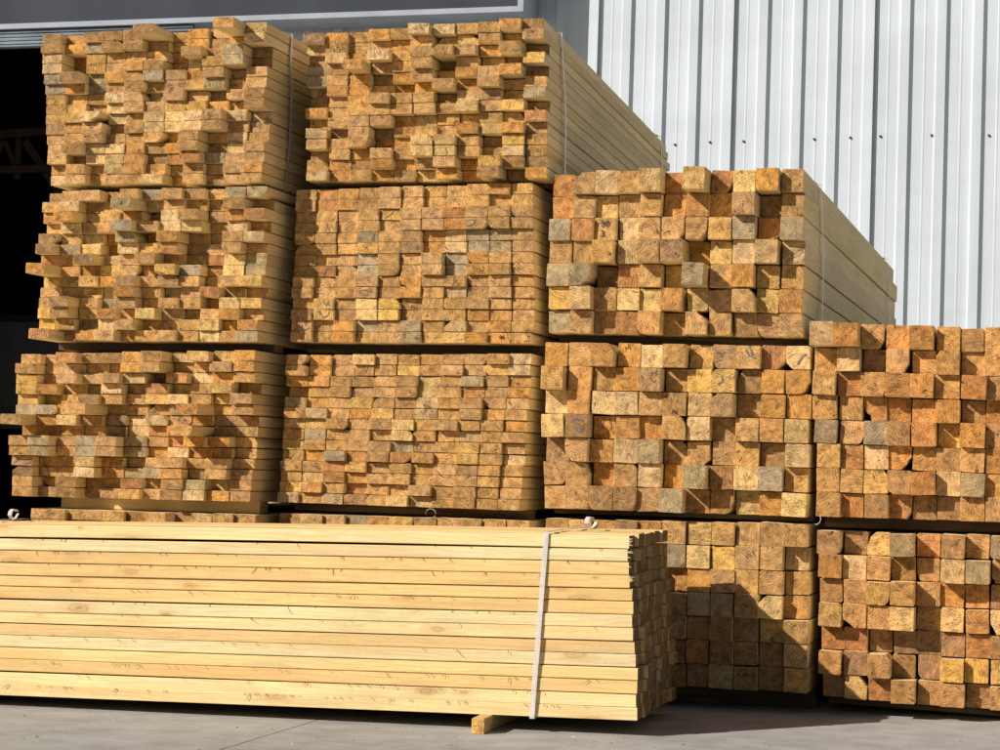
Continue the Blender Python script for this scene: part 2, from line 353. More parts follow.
PACKS = {}
def pack(key, px, Y, rows, cols, L, label, P=None, T=None, unit=0.0175, sig=0.02, vis=None, beam=False, straps=(), cols_px=None, mid=4, pair=0.35, yaw=0.0, warm=1.0):
    """px: image corners TL, TR, BL, BR of the front face, standing in the plane y = Y."""
    tl, tr, bl, br = [at(*q, Y) for q in px]
    if cols_px:       # the picture shows only cols_px of the columns: carry on at the same pitch
        k = cols / cols_px; tr = tl + (tr - tl) * k; br = bl + (br - bl) * k
    base = (bl + br) / 2
    root = empty('lumber_pack', base, label, 'lumber pack', 'strapped lumber packs stacked by the warehouse')
    items = []; prev = {}; grid = {}
    for r in range(rows):
        tr_, vv = (T[r] if T else None), (P[r].replace(' ', '') if P else None)
        for c in range(cols):
            u, v = (c + .5) / cols, 1 - (r + .5) / rows
            top = tl.lerp(tr, u); bot = bl.lerp(br, u); p = bot.lerp(top, v)
            w = (tr - tl).length / cols; h = (tl - bl).length / rows
            if vv and c < len(vv): dig = int(vv[c], 16); pr = (dig - mid) * unit + random.gauss(0, .0035)
            else: pr = max(-.05, min(.06, random.gauss(0, sig)))
            mate = prev.get(c) if (r % 2 == 1 and not beam) else None
            glued = mate and (random.random() < pair if not vv else abs(mate[0] - pr) < .012 and random.random() < .75)
            if glued: pr = mate[0] + random.gauss(0, .0008)
            tone = tr_.replace(' ', '')[c] if tr_ and c < len(tr_.replace(' ', '')) else '.'
            if glued: tone = mate[1]
            elif tone == '.':
                tone = random.choices('..opbgyr', (58, 10, 10, 9, 2, 4, 5, 2))[0]
            j = 0.0016 if not beam else 0.0022
            ww = w - random.uniform(.001, .0045 if not beam else .008); hh = h - random.uniform(.0004, .0024 if not beam else .0055)
            b = Board(ww, hh, L + random.uniform(-.02, .02) + 0 * pr, tone, wane=rand_wane(ww, hh, beam), tilt=.03)
            if glued:      # two halves of one sawn timber: the same pith, colour and cut face
                b2 = mate[2]; b.tint = b2.tint; b.wx = b2.wx; b.rv = (b2.rv[0], b2.rv[1] + h, b2.rv[2])
            elif warm != 1.0: b.tint = (b.tint[0] * 1.02, b.tint[1] * warm, b.tint[2] * warm * warm, 1)
            prev[c] = (pr, tone, b)
            rot = Matrix.Rotation(random.gauss(0, R(.6 if not beam else 1.15)), 4, 'Y') @ Matrix.Rotation(random.gauss(0, R(.05)), 4, 'Z')
            q = p - base
            m = Matrix.Translation((q.x + random.gauss(0, j), -pr + (base.y - base.y), q.z + random.gauss(0, j * .25) - (h - hh) / 2)) @ rot
            seen = True if vis is None else vis(r, c)
            items.append((seen, pr, r, c, b, m))
    # every board an own mesh; past a hundred the most recessed ones share one
    cand = [it for it in items if it[0]]
    cand.sort(key=lambda it: -it[1])
    own = cand[:100]; ids = {id(it) for it in own}
    rest = [it for it in items if id(it) not in ids]
    for it in own:
        o = build_boards('board', [(it[4], None)], root, M_SIDE); o.matrix_local = it[5]; grid[it[2], it[3]] = (o, it[4])
    if rest:
        o = build_boards('recessed_boards', [(it[4], it[5]) for it in rest], root, M_SIDE); o['kind'] = 'stuff'
    for yy in straps:
        e = 0.0028; lo = [bl - base, br - base, tr - base, tl - base]
        cen = sum(lo, Vector()) / 4
        pts = []
        for i in range(4):
            a = lo[i] + Vector((math.copysign(e, (lo[i] - cen).x), 0, math.copysign(e, (lo[i] - cen).z)))
            q = lo[(i + 1) % 4]; b_ = q + Vector((math.copysign(e, (q - cen).x), 0, math.copysign(e, (q - cen).z)))
            for k in range(6):
                pt = a.lerp(b_, k / 6)
                sag = math.sin(math.pi * k / 6)
                pt.x += sag * (.010 if i == 1 else 0); pts.append((pt.x, yy + (.02 * sag if i == 1 else 0) - (0.03 * (pt.z / .6) if i in (1,) else 0), pt.z))
        mb = MB(); mb.ribbon(pts, (0, 1, 0), 0.018, 0.0012, closed=True)
        st = mb.build('strap', M_STRAP, root)
        sb = MB(); tx = (lo[2] + lo[3]) / 2; sx = lo[2].x - .03
        zt = lo[2].z + e
        sb.box(sx - .016, sx + .016, yy - .011, yy + .011, zt - .0005, zt + .007)
        sb.box(sx - .004, sx + .004, yy - .013, yy + .013, zt + .0072, zt + .0105)
        sb.build('seal', M_SEAL, st)
    root.rotation_euler.z = R(yaw)
    PACKS[key] = dict(grid=grid, tl=tl, tr=tr, bl=bl, br=br, L=L, Y=Y)
    return root

YA, YB, YC, YD = -0.13, 0.0, -0.01, -0.05
A3P = ['6 3 6 6 6 C 1 4 3 E 7', '7 4 5 6 6 3 1 4 3 4 8', '6 0 4 4 4 4 0 8 4 8 2', '6 0 4 3 5 6 0 3 7 8 2', '6 8 3 5 5 6 5 4 7 2 5',
       '5 5 3 4 5 3 5 5 6 3 5', '5 3 3 5 6 2 5 3 2 5 6', '5 4 2 4 6 5 5 4 3 2 6', '5 7 8 3 3 5 5 6 7 4 1', '5 6 7 2 5 5 5 6 7 3 2',
       '5 6 7 4 4 5 2 8 3 3 3', '5 8 5 5 5 4 4 8 2 3 5', '5 1 5 5 5 3 3 8 4 4 5', '3 6 2 5 5 4 1 5 3 5 6', '3 6 3 5 5 6 0 5 3 5 6']
A3T = ['bobbbb...op', 'bo..b..o..p', 'pr....ob..b', 'po...bo....', 'gbgo.gb....', 'gog.o......', '..bp....b.b', '.......y...', '...p.p.pbp.', '.......pb..',
       '...........', '.bppo.o.yb.', '..ppob.....', '......y....', '.....py....']
A2P = ['1 5 6 2 7 5 7 5 3 6 6', '5 6 2 4 C 3 4 3 2 7 1', '4 9 2 6 5 1 6 8 2 5 7', '2 5 4 5 A 7 6 6 1 4 2', '6 4 3 1 8 2 8 1 0 6 6', '7 5 4 0 6 6 7 1 1 6 3',
       '4 4 8 2 5 8 3 2 2 4 4', 'C 4 3 4 5 3 7 5 1 4 4', '2 3 5 4 7 4 6 5 2 5 6', '4 3 2 2 7 3 1 4 6 2 1', '4 9 4 2 6 2 5 4 0 5 5', '5 9 4 5 2 6 2 1 4 6 3',
       '4 6 3 4 7 1 2 4 5 2 6', '9 1 5 6 2 5 6 4 4 4 6']
A2T = ['b...bg...gg', '....g...bbb', 'oo..obp.bo.', '.p..g..pbpb', 'b.prgo.bb.g', 'bgyr...b...', 'rob....br p.'.replace(' ', ''), 'oboy...grp.', 'y...b.b...y', '..ypr.g.rb.', 'yb.g....r.y', 'ybyr.pbb...', 'yyb...b...o', 'rbo.....p.g']
A1P = ['4 2 8 5 5 7 8 2 7 4 5', '7 1 3 2 1 7 9 1 2 6 5', '6 2 7 4 7 5 0 6 3 4 5', '5 6 2 1 6 2 4 1 3 5 1', '5 1 4 6 5 3 4 5 4 2 6', '6 6 5 D 1 2 2 3 C 2 5', 'D 5 6 4 2 1 4 2 2 1 1',
       '2 2 3 2 2 1 2 4 E 1 1', '8 9 5 6 7 3 2 1 6 5 1', '8 9 5 6 7 3 1 3 2 3 1', '6 3 4 7 3 1 2 6 3 6 3', '6 4 4 7 3 2 4 6 3 6 3', '6 1 5 0 1 4 1 6 5 1 3', '6 3 5 0 3 5 3 6 5 4 4']
A1T = ['....b...y..', 'b.....b..by', '.r.p.pbr...', '.o....r..yb', '.b.b...p...', 'g......gr..', 'brp.b.p.ob.', 'ooooobro.bb', 'bg.g.gbroo.', '.g.g.g.prrb', 'b..p.b.....', 'b..p.......', '..bb...b...', '...........']
B3P = ['5 4 3 5 5 8 6 5 5 7 5', '3 4 3 3 3 6 2 4 5 2 6', '2 5 3 6 4 7 8 7 4 7 1', '3 4 9 3 4 7 0 5 2 1 6', '4 4 4 1 3 6 2 6 6 7 2', '1 4 4 2 1 3 7 4 7 2 5', '2 3 4 6 5 5 1 5 5 2 5',
       '4 3 5 5 4 5 4 6 5 5 1', '2 4 5 5 2 3 3 2 4 3 5', '5 2 5 1 3 4 3 6 5 5 3', '5 4 6 0 2 7 7 5 1 5 4', '1 4 3 5 3 7 7 5 2 5 4', '4 3 3 5 2 4 7 1 7 5 4', '5 3 4 3 3 2 5 1 8 1 5']
B3T = ['bo....p..ob', 'p......p.y.', 'b..p.b..o.b', 'gbo...b.yb.', 'g.obo.yo..b', 'booyoo.....', 'b.....bpb..', 'oy..o..p..y', '...........', 'pb.bo..rp..', '...oopp.b..', 'b.....p.b..', '.o.oo....bb', 'p..o.......']
C2P = ['2 5 5 5 7 2 9 3 4 5 3', '3 4 3 3 5 3 4 3 7 0 2', '5 5 4 3 5 5 5 5 5 2 4', '4 4 6 4 8 8 1 3 4 5 2', '5 6 0 3 4 1 9 4 5 2 2', '4 6 3 4 3 5 3 3 5 3 3', '3 4 1 4 5 1 5 3 2 2 4']
C2T = ['r.p.pr.r.o.', 'r.y..roo.bb', 'g........r.', '.b.pbb...pp', 'g.b..yg....', '.p.pp......', 'g.brob..bb.']
C1P = ['4 4 6 3 3 5 2 3 5 3 4', '7 4 3 4 6 2 3 5 3 4 4', '3 4 4 4 4 4 4 6 1 4 3', '6 6 2 3 2 5 4 1 4 4 4', '1 6 3 4 5 1 3 2 3 2 5', '3 4 1 4 4 2 7 4 4 5 3', '3 4 5 5 4 6 2 2 1 3 6']
C1T = ['.........rp', '....b.yyb..', 'p.p..bp.boo', 'pb.oo.p...p', 'b..p.....bp', '..r..og.pg.', '..bb.goopop']
C0P = ['4 4 3 5 4 4 3 4 3 4 6', '4 3 4 4 4 4 4 3 4 5 2', '4 3 5 3 4 2 3 4 4 5 3', '4 5 3 4 5 4 4 4 5 6 3', '4 4 4 5 3 4 3 5 4 4 6', '4 4 3 4 5 4 4 5 4 3 6', '4 4 4 4 4 3 3 5 5 4 6']
C0T = ['......p....', '......p...p', '.....oo....', '.....gggbp.', '.....gbbb..', '.....bobbb.', '.....bbgbb.']  # lower rows coded darker: the bundle's shadow is deepened in their colour
D1P = ['8 8 3 3 4 2 2 3 4 5 3', '3 5 1 4 2 4 1 3 4 2 5', '5 3 4 5 5 3 5 3 4 4 2', '4 3 2 1 2 4 1 2 3 5 4', '4 3 4 4 5 1 5 3 4 3 5', '4 3 3 2 2 3 4 3 5 4 3', '4 4 4 5 6 3 5 3 4 2 4', '5 3 4 2 1 2 3 4 3 4 5']
D1T = ['p...o......', '...........', 'yr.oo.r....', '..ooo..o...', 'g...ry.....', '.o.o.......', '..y.rpg....', '.rb.bb.....']
D0P = ['5 1 3 6 1 5 2 4 3 4 2', '5 4 5 3 2 6 6 2 4 5 3', '4 5 7 7 3 2 2 2 5 3 4', '6 6 6 7 2 3 4 4 2 4 5', '2 2 0 2 2 2 3 3 4 5 3', '5 4 6 2 2 5 3 3 4 3 5', '1 3 3 6 3 5 2 4 5 4 3']
D0T = ['.b.gr..g...', '.p.bbpg....', '.....oob...', 'y...b.o....', 'rrbbbbr....', '.b.bby.....', 'bpr...b....']

pack('A3', [(46, 36), (272, 24), (50, 185), (264, 184)], YA, 15, 11, 3.0, 'ragged pack of thin lumber ends with blocks jutting out, topmost of the leftmost column', A3P, A3T, unit=.0155, straps=(.20, 2.6))
pack('A2', [(44, 192), (271, 187), (38, 340), (260, 342)], YA, 14, 11, 3.0, 'very uneven pack of thin lumber ends, second from the top in the leftmost column', A2P, A2T, unit=.0155)
pack('A1', [(21, 354), (258, 350), (15, 496), (250, 502)], YA, 14, 11, 3.0, 'pack of thin lumber with grey paired ends low down, third from top in leftmost column', A1P, A1T, unit=.0155)
pack('A0', [(28, 508), (255, 514.5), (24, 652), (250, 664)], YA, 14, 11, 3.0, 'bottom pack of the leftmost column, only its top edge showing over the pale bundle', None, None, sig=.022, vis=lambda r, c: r == 0)
pack('B3', [(307, 36), (545, 17), (309, 182), (547, 178)], YB, 14, 11, 2.92, 'topmost pack of the second column, its long pale strapped side running back beside the wall', B3P, B3T, straps=(.27, 2.68), yaw=2.6)
pack('B2', [(296, 190), (534, 182), (291, 342), (534, 344)], YB, 14, 11, 2.92, 'neat flush pack of thin lumber ends with pen marks, second from top in second column', None, None, sig=.0095, pair=.85)
pack('B1', [(290, 355), (533, 353), (278, 502), (520, 511)], YB, 14, 11, 2.92, 'fairly flush pack of thin grey and tan lumber ends, third down in the second column', None, None, sig=.010)
pack('B0', [(280, 513), (529, 520.5), (272, 655), (520, 668)], YB, 14, 11, 2.92, 'bottom pack of the second column, only a strip of its top row showing', None, None, sig=.008, vis=lambda r, c: r == 0)
pack('C2', [(551, 172), (804, 167), (547, 332), (803, 337)], YC, 7, 11, 3.55, 'top pack of square beams in the third column, its right side pale and strapped', C2P, C2T, beam=True, straps=(.46, 3.1))
pack('C1', [(546, 342), (811, 345), (541, 508), (808, 517)], YC, 7, 11, 3.55, 'pack of square beam ends in the middle of the third column', C1P, C1T, beam=True)
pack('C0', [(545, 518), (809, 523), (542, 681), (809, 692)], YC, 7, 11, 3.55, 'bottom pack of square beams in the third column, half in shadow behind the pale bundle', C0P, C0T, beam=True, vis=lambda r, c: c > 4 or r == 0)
pack('D1', [(811, 322), (1000, 327), (817, 516), (1000, 522)], YD, 8, 11, 3.55, 'upper pack of square beams in the rightmost column, cut off by the frame', D1P, D1T, beam=True, warm=.93, cols_px=7.6, straps=(.7, 3.0))
pack('D0', [(818, 530), (1000, 535), (820, 697), (1000, 711)], YD, 7, 11, 3.55, 'lower pack of square beams in the rightmost column, standing on dark bearers', D0P, D0T, beam=True, warm=.92, cols_px=7.4)

# ------------------------------------------------------------------ bearers
def gz(x): return 0.018 * (x - 1.0)      # the yard falls slightly to the left
M_BEAR = mat_plain('dark_bearer_wood', (0.115, 0.075, 0.042), 0.85, 0.3, 30)
M_BLK = M_FRESH
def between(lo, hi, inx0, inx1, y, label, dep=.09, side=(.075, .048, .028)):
    P = PACKS[hi]; bl, br = P['bl'], P['br']; x0 = bl.x + inx0; x1 = br.x - inx1
    def zat(a, b, x): return a.z + (b.z - a.z) * (x - a.x) / (b.x - a.x)
    t0, t1 = zat(bl, br, x0), zat(bl, br, x1)
    if lo: Q = PACKS[lo]; b0, b1 = zat(Q['tl'], Q['tr'], x0), zat(Q['tl'], Q['tr'], x1)
    else: b0, b1 = gz(x0) - .003, gz(x1) - .003
    th = max(.012, min(t0 - b0, t1 - b1) - .0015)
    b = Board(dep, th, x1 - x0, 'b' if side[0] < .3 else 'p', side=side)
    o = build_boards('timber_bearer', [(b, None)], None, M_SIDE)
    ang = math.atan2(t1 - t0, x1 - x0)
    # local y -> along the front of the stack, rising with the pack above
    o.matrix_world = Matrix.Translation((x0, P['Y'] + y + dep / 2, t0 - .0008 - th / 2)) @ Matrix.Rotation(-ang, 4, 'Y') @ Matrix.Rotation(R(-90), 4, 'Z')
    tag(o, label, 'bearer', 'timber bearers under the packs'); return o
NM = {'A3': 'topmost pack of the leftmost column', 'A2': 'second pack down in the leftmost column', 'A1': 'third pack down in the leftmost column',
      'B3': 'topmost pack of the second column', 'B2': 'second pack down in the second column', 'B1': 'third pack down in the second column',
      'C2': 'top pack of the third column', 'C1': 'middle pack of the third column', 'D1': 'upper pack of the rightmost column',
      'C0': 'bottom pack of the third column', 'D0': 'lower pack of the rightmost column', 'A0': 'bottom pack of the leftmost column', 'B0': 'bottom pack of the second column'}
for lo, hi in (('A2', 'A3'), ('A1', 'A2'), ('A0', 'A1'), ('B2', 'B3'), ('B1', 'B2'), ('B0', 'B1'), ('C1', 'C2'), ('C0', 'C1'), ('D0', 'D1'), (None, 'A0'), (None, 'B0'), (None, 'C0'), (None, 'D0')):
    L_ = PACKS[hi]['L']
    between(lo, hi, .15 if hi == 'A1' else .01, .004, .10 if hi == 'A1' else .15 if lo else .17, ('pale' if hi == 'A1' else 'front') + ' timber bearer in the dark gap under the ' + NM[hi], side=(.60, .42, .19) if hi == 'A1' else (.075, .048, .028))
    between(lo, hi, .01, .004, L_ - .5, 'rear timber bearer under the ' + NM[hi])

# ------------------------------------------------------------------ the pale bundle in front
NR, NC, TH, WD = 14, 7, 0.0421, 0.097
FB_L = 2.75
fb0 = Vector((0.574, -0.905, gz(0.6) + .052))
fb = empty('board_bundle', fb0, 'pale yellow bundle of fresh long boards lying in front of the stacked packs', 'board bundle')
YAW = 2.0
fb.rotation_euler = (-.0252, 0, R(90 + YAW))
FS = ['cream', 'green', 'oran', 'oran', 'oran', 'oran', 'green', 'cream', 'tan', 'green', 'yel', 'oran', 'cream', 'cream']
FC = {'cream': (.76, .575, .275), 'green': (.71, .565, .295), 'oran': (.75, .495, .200), 'tan': (.71, .475, .205), 'yel': (.745, .535, .225)}
ENDX = [-8, -8, -8, -7, -4, -4, -5, -3, -1, -1, 2, 2, -1, 0]
for r in range(NR):
    fx = [0, .000, .001, .001, .006, .006, .001, .000, .007, .007, .001, .001, .004, .004][r]
    for c in range(NC):
        base = FC[FS[r]] if c == 0 else random.choice(list(FC.values())); k = random.uniform(.95, 1.05)
        w = WD - random.uniform(.001, .004); h = TH - (.0026 if r in (1, 4, 8, 10) else .0012) - random.uniform(0, .0006)
        bow = (random.gauss(0, .0025), random.uniform(-.0004, .0013))
        if r == 0: bow = (0, .007 * random.uniform(.3, 1))
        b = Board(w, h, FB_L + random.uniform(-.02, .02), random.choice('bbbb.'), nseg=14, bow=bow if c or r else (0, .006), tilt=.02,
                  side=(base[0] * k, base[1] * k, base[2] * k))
        b.tint = (b.tint[0] * .58, b.tint[1] * .66, b.tint[2] * .8, 1)      # end grain, darkened further: the end face's shade is put into its colour
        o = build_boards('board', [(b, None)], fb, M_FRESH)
        e = -ENDX[r] / 320 + (random.gauss(0, .004) + (-.004, -.012, .006, .004, -.006, -.002, -.010)[c] if c else random.gauss(0, .002))
        zz = (NR - 1 - r + .5) * TH + (random.uniform(0, .005) if r == 0 and c else 0)
        o.location = (fx + (c + .5) * WD + (random.gauss(0, .0008) if c == 0 else 0), e, zz)
        o.rotation_euler = (random.gauss(0, .0006), random.gauss(0, .004), random.gauss(0, .0004))
# fuzz left by the saw: slivers hanging along the layer lines
mb = MB()
for i in range(210):
    r = random.choice((1, 2, 2, 3, 3, 3, 5, 5, 5, 6, 7, 9, 11, 11, 11, 12, 12, 13, 13, 13, 13)); y = random.uniform(.1, 2.3)
    if random.random() < .5: y = random.choice((.35, .62, 1.0, 1.25, 1.75, 2.0)) + random.gauss(0, .05)
    z = (NR - r) * TH; l = random.uniform(.003, .011) if random.random() < .92 else random.uniform(.014, .030)
    a = random.gauss(0, .8); pts = []
    for k in range(4):
        q = k / 3; pts.append((-.0015 - .003 * math.sin(q * 2) + [0, .000, .001, .001, .006, .006, .001, .000, .007, .007, .001, .001, .004, .004][min(r, 13)] * .5, y + l * math.sin(a * (.4 + q)) * q, z - l * q * math.cos(a * .7)))
    mb.tube(pts, [.0011, .0010, .0008, .0004], 4)
o = mb.build('saw_fuzz', mat_plain('bark_slivers', (.22, .135, .055), .9, .3, 60), fb); o['kind'] = 'stuff'
mb = MB()
for i in range(16):      # torn fibres at the near end of the upper layers
    r = random.choice((0, 0, 1, 2, 3, 3)); z = (NR - r - random.uniform(.05, .95)) * TH; y0 = -ENDX[r] / 320
    mb.tube([(random.uniform(-.001, .004), y0 + .004, z), (random.uniform(-.006, .002), y0 - random.uniform(.004, .016), z + random.gauss(0, .003))], [.0022, .0004], 4)
o = mb.build('torn_fibres', mat_plain('pale_fibre', (.72, .56, .30), .8, .15, 60), fb); o['kind'] = 'stuff'
# plastic straps
def bundle_strap(y_top, y_bot, y_back, tail_y):
    H = NR * TH; D = NC * WD; e = .004
    pts = [(-e, y_bot, -e)]
    for k in range(1, 8): q = k / 8; pts.append((-e - .002 * math.sin(q * math.pi), y_bot + (y_top - y_bot) * q, H * q))
    pts.append((-e, y_top, H + e + .004))
    for k in range(1, 6): q = k / 6; pts.append((D * q, y_top + (y_back - y_top) * q, H + e + .008))
    pts += [(D + e, y_back, H + e + .004), (D + e, y_back, -e)]
    m = MB(); m.ribbon(pts, (0, 1, 0), .0165, .0014, closed=True); s_ = m.build('strap', M_STRAP, fb)
    # the loose tail stands up in a curl behind the seal
    x0 = D * .62; z0 = H + e + .009
    m = MB(); m.ribbon([(x0 + .030, tail_y, z0), (x0 + .010, tail_y, z0 + .004), (x0, tail_y + .002, z0 + .016), (x0 + .002, tail_y, z0 + .029), (x0 + .010, tail_y - .004, z0 + .037), (x0 + .020, tail_y - .010, z0 + .036), (x0 + .025, tail_y - .014, z0 + .029)], (0, 1, 0), .016, .0022)
    m.build('strap_tail', M_STRAP, s_)
    m = MB(); m.ribbon([(x0 - .012, tail_y - .018, z0), (x0 - .006, tail_y - .026, z0 + .006), (x0 - .004, tail_y - .032, z0 + .018), (x0 + .006, tail_y - .030, z0 + .022)], (.35, 1, 0), .010, .0022)
    m.build('strap_tail', M_STRAP, s_)
bundle_strap(.296, .340, .278, .252)
bundle_strap(2.46, 2.49, 2.46, 2.44)
# block and bearers beneath it
blk = atz(473, 732, gz(.1)); bw = .042; bh = .052
def block(px_x, y0, L, label, w=.042, cat='bearer'):
    b = Board(w, .050, L, 'y', side=(.62, .42, .17)); o = build_boards('timber_bearer', [(b, None)], None, M_FRESH)
    z = gz(px_x)
    o.matrix_world = Matrix.Translation((px_x, y0, z + .0255)) @ Matrix.Rotation(R(2), 4, 'Z')
    tag(o, label, cat, 'timber blocks under the pale bundle'); return o
block(.085, -1.025, .85, 'small sunlit timber block poking out from under the front of the pale bundle')
block(-1.85, -1.0, .75, 'timber block under the far left end of the pale bundle')

# ------------------------------------------------------------------ loose curls of strap between the packs
M_CURL = mat_plain('aged_strap', (.42, .36, .28), .6, .2, 60)
def curl(name, px, py, Y, pts, r, label):
    o0 = at(px, py, Y); m = MB(); m.tube(pts, r, 5)
    o = m.build(name, M_CURL, None, o0, True); tag(o, label, 'strap end', 'cut strap ends'); return o
curl('strap_offcut', 820, 518, YD - .05, [(-.004, .02, .012), (.0, 0, .008), (.004, -.004, -.004), (.0, -.006, -.016), (-.010, -.006, -.024), (-.016, -.004, -.022)], .0017, 'frayed white strap end hanging below the upper right beam pack')
curl('strap_offcut', 431, 514, YB - .03, [(.024 * math.cos(a) , .01 - .004 * i, .020 * math.sin(a) * (1 if i < 7 else .8)) for i, a in enumerate([R(200 - 32 * k) for k in range(11)])], .0013, 'thin curl of strap in the dark gap above the bottom pack of the second column')

# ------------------------------------------------------------------ ground
mb = MB(); X0, X1, Y0_, Y1_ = -150, 150, -60, 240
mb.v = [(X0, Y0_, gz(X0)), (X1, Y0_, gz(X1)), (X1, Y1_, gz(X1)), (X0, Y1_, gz(X0))]; mb.f = [(0, 1, 2, 3)]; mb.mi = [0]
g = mb.build('ground', M_GROUND); g['kind'] = 'structure'
# wood chips and grit
mb = MB()
for i in range(420):
    x = random.uniform(-1.6, 2.2); y = random.uniform(-2.2, -.45) if random.random() < .75 else random.gauss(-1.15, .15); s_ = random.uniform(.0008, .0024) * (1.8 if random.random() < .06 else 1)
    z = gz(x); a = random.uniform(0, 6.28); l = s_ * random.uniform(1, 3); i0 = len(mb.v); ca, sa = math.cos(a), math.sin(a)
    for dx, dy in ((-l, -s_), (l, -s_), (l, s_), (-l, s_)): mb.v.append((x + dx * ca - dy * sa, y + dx * sa + dy * ca, z + .0003))
    mb.v.append((x, y, z + s_ * .9)); mb.v.append((x + l * .3 * ca, y + l * .3 * sa, z + s_ * .8))
    for q in ((0, 1, 5, 4), (1, 2, 5), (2, 3, 4, 5), (3, 0, 4)): mb.f.append(tuple(i0 + k for k in q)); mb.mi.append(random.choice((0, 0, 1)) if q[0] == 0 else mb.mi[-1])
o = mb.build('wood_chips', [mat_plain('chip', (.44, .34, .22), .9, .3, 40), mat_plain('grit', (.14, .12, .10), .9, .3, 40)])
tag(o, 'fine wood chips and grit scattered over the concrete yard', 'wood chips', None, 'stuff')

# ------------------------------------------------------------------ warehouse
YW = 10.0
wh = empty('warehouse', (0, YW, gz(0)), 'white ribbed metal warehouse with dark fascia and open doorway behind the lumber', 'warehouse')
wloc = Vector((0, YW, gz(0)))
def mat_clad():
    t = NT('white_steel_cladding'); tc = t.n('TexCoord').outputs['Object']
    n1 = t.noise(t.vmath('MULTIPLY', tc, (.6, 1, 1.6)), 1.1, 3); n2 = t.noise(t.vmath('MULTIPLY', tc, (9, 1, .35)), 1.0, 4, .6)
    f = t.math('ADD', t.math('ADD', 1.0, t.ramp(n1, .3, .7, -.05, .04)), t.ramp(n2, .3, .7, -.05, .04))
    c = scalecol(t, (.50, .54, .575, 1), f)
    gr = t.ramp(t.noise(t.vmath('MULTIPLY', tc, (2.2, 1, 7)), .8, 2), .66, .78)     # faint grey smudges, stretched sideways
    c = t.mix(t.math('MULTIPLY', gr, .25), c, (.42, .45, .48, 1))
    t.color(c); t.b.inputs['Roughness'].default_value = .42; t.b.inputs['Specular IOR Level'].default_value = .4
    oil = t.noise(t.vmath('MULTIPLY', tc, (1.2, 1, 2.4)), 1.0, 2); t.bump(oil, .25, .03)
    return t.m
M_CLAD = mat_clad()
RX = at(601.3, 0, YW).x; PITCH = (at(986.4, 0, YW).x - RX) / 11
# the dark line measured is the right flank of each rib
prof = [(-.112, 0), (-.094, .034), (-.019, .032), (.012, 0), (.098, 0), (.104, .0022), (.113, .0022), (.119, 0)]
lap = [(-.112, 0), (-.094, .034), (-.020, .038), (-.012, .038), (-.0105, .012), (.014, .010), (.018, .004), (.022, 0)] + prof[4:]      # where one sheet laps over the next
# rib: left flank, crest, right flank (the flank that falls in its own shade), flat pan with two low beads
def cladding(name, xa, xb, za, zb, off=0.0):
    pts = []
    k0 = int((xa - RX) / PITCH) - 2; k1 = int((xb - RX) / PITCH) + 2
    for k in range(k0, k1):
        for a, h in (prof if k % 4 else lap):
            x = RX + k * PITCH + a * PITCH / .305
            if xa <= x <= xb: pts.append((x, -h))
    pts = [(xa, 0)] + pts + [(xb, 0)]
    mb = MB()
    for x, h in pts: mb.v += [(x, h - off, za), (x, h - off, zb)]
    for i in range(len(pts) - 1): mb.f.append((2 * i, 2 * i + 2, 2 * i + 3, 2 * i + 1)); mb.mi.append(0)
    # back skin, so that the sheet is not paper thin
    i0 = len(mb.v); mb.v += [(xa, .12, za), (xa, .12, zb), (xb, .12, za), (xb, .12, zb)]
    n = len(pts); mb.f += [(i0 + 2, i0, i0 + 1, i0 + 3), (i0, 0, 1, i0 + 1), (2 * n - 2, i0 + 2, i0 + 3, 2 * n - 1)]; mb.mi += [0] * 3
    mb.f += [tuple([i0] + [i0 + 2] + [2 * i for i in range(n - 1, -1, -1)]), tuple([i0 + 3, i0 + 1] + [2 * i + 1 for i in range(n)])]; mb.mi += [0, 0]
    return mb.build(name, M_CLAD, wh)
JX = at(215, 46, YW).x; JL = JX - 6.2; TOPZ = 9.0
cladding('wall', JX, 14.0, -.4, TOPZ); cladding('wall', -24.0, JL, -.4, TOPZ)
M_SCREW = mat_plain('screw_steel', (.06, .065, .08), .4, .1, 50, .5)
for px, py in ((675, 144.7), (710, 142.3), (743.7, 141.5), (814.3, 139.3), (850.4, 137.8), (880.4, 136.4), (931.6, 135.5), (988.9, 135.6)):
    p = at(px, py, YW) - wloc; mb = MB()
    mb.tube([(p.x, .004, p.z), (p.x, -.012, p.z)], .0105, 10); mb.tube([(p.x, -.0125, p.z), (p.x, -.0145, p.z)], .0075, 6)
    mb.build('screw', M_SCREW, wh)
M_FRAME = mat_plain('grey_trim', (.30, .32, .36), .6, .08, 4, .0)
M_FASC = mat_plain('dark_fascia_sheet', (.050, .056, .070), .85, .14, .7, .0, .08)
M_SHUT = mat_plain('galvanised_slat', (.30, .34, .37), .4, .15, 3, .6)
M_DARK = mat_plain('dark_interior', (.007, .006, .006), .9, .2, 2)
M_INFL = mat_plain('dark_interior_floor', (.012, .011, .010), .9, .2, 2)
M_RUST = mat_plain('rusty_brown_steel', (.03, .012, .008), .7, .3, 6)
PF = .49
fr = at(522, 48, YW - PF) - wloc; fl = at(0, 27, YW - PF) - wloc
FX1 = fr.x; FZ0 = fl.z - .0
FZ0r = at(522, 14.5, YW - PF).z - wloc.z
zb_ = (at(0, 27, YW - PF).z + at(300, 21, YW - PF).z) / 2 - wloc.z
mb = MB(); mb.box(-13.4, FX1 - .055, -PF + .012, -.045, zb_ + .050, TOPZ - .2); mb.build('fascia', M_FASC, wh)
mb = MB(); mb.box(-13.4, FX1, -PF, -.043, zb_, zb_ + .048); mb.box(FX1 - .053, FX1, -PF + .001, -.044, zb_ + .0485, TOPZ - .2); mb.build('fascia_frame', M_FRAME, wh)
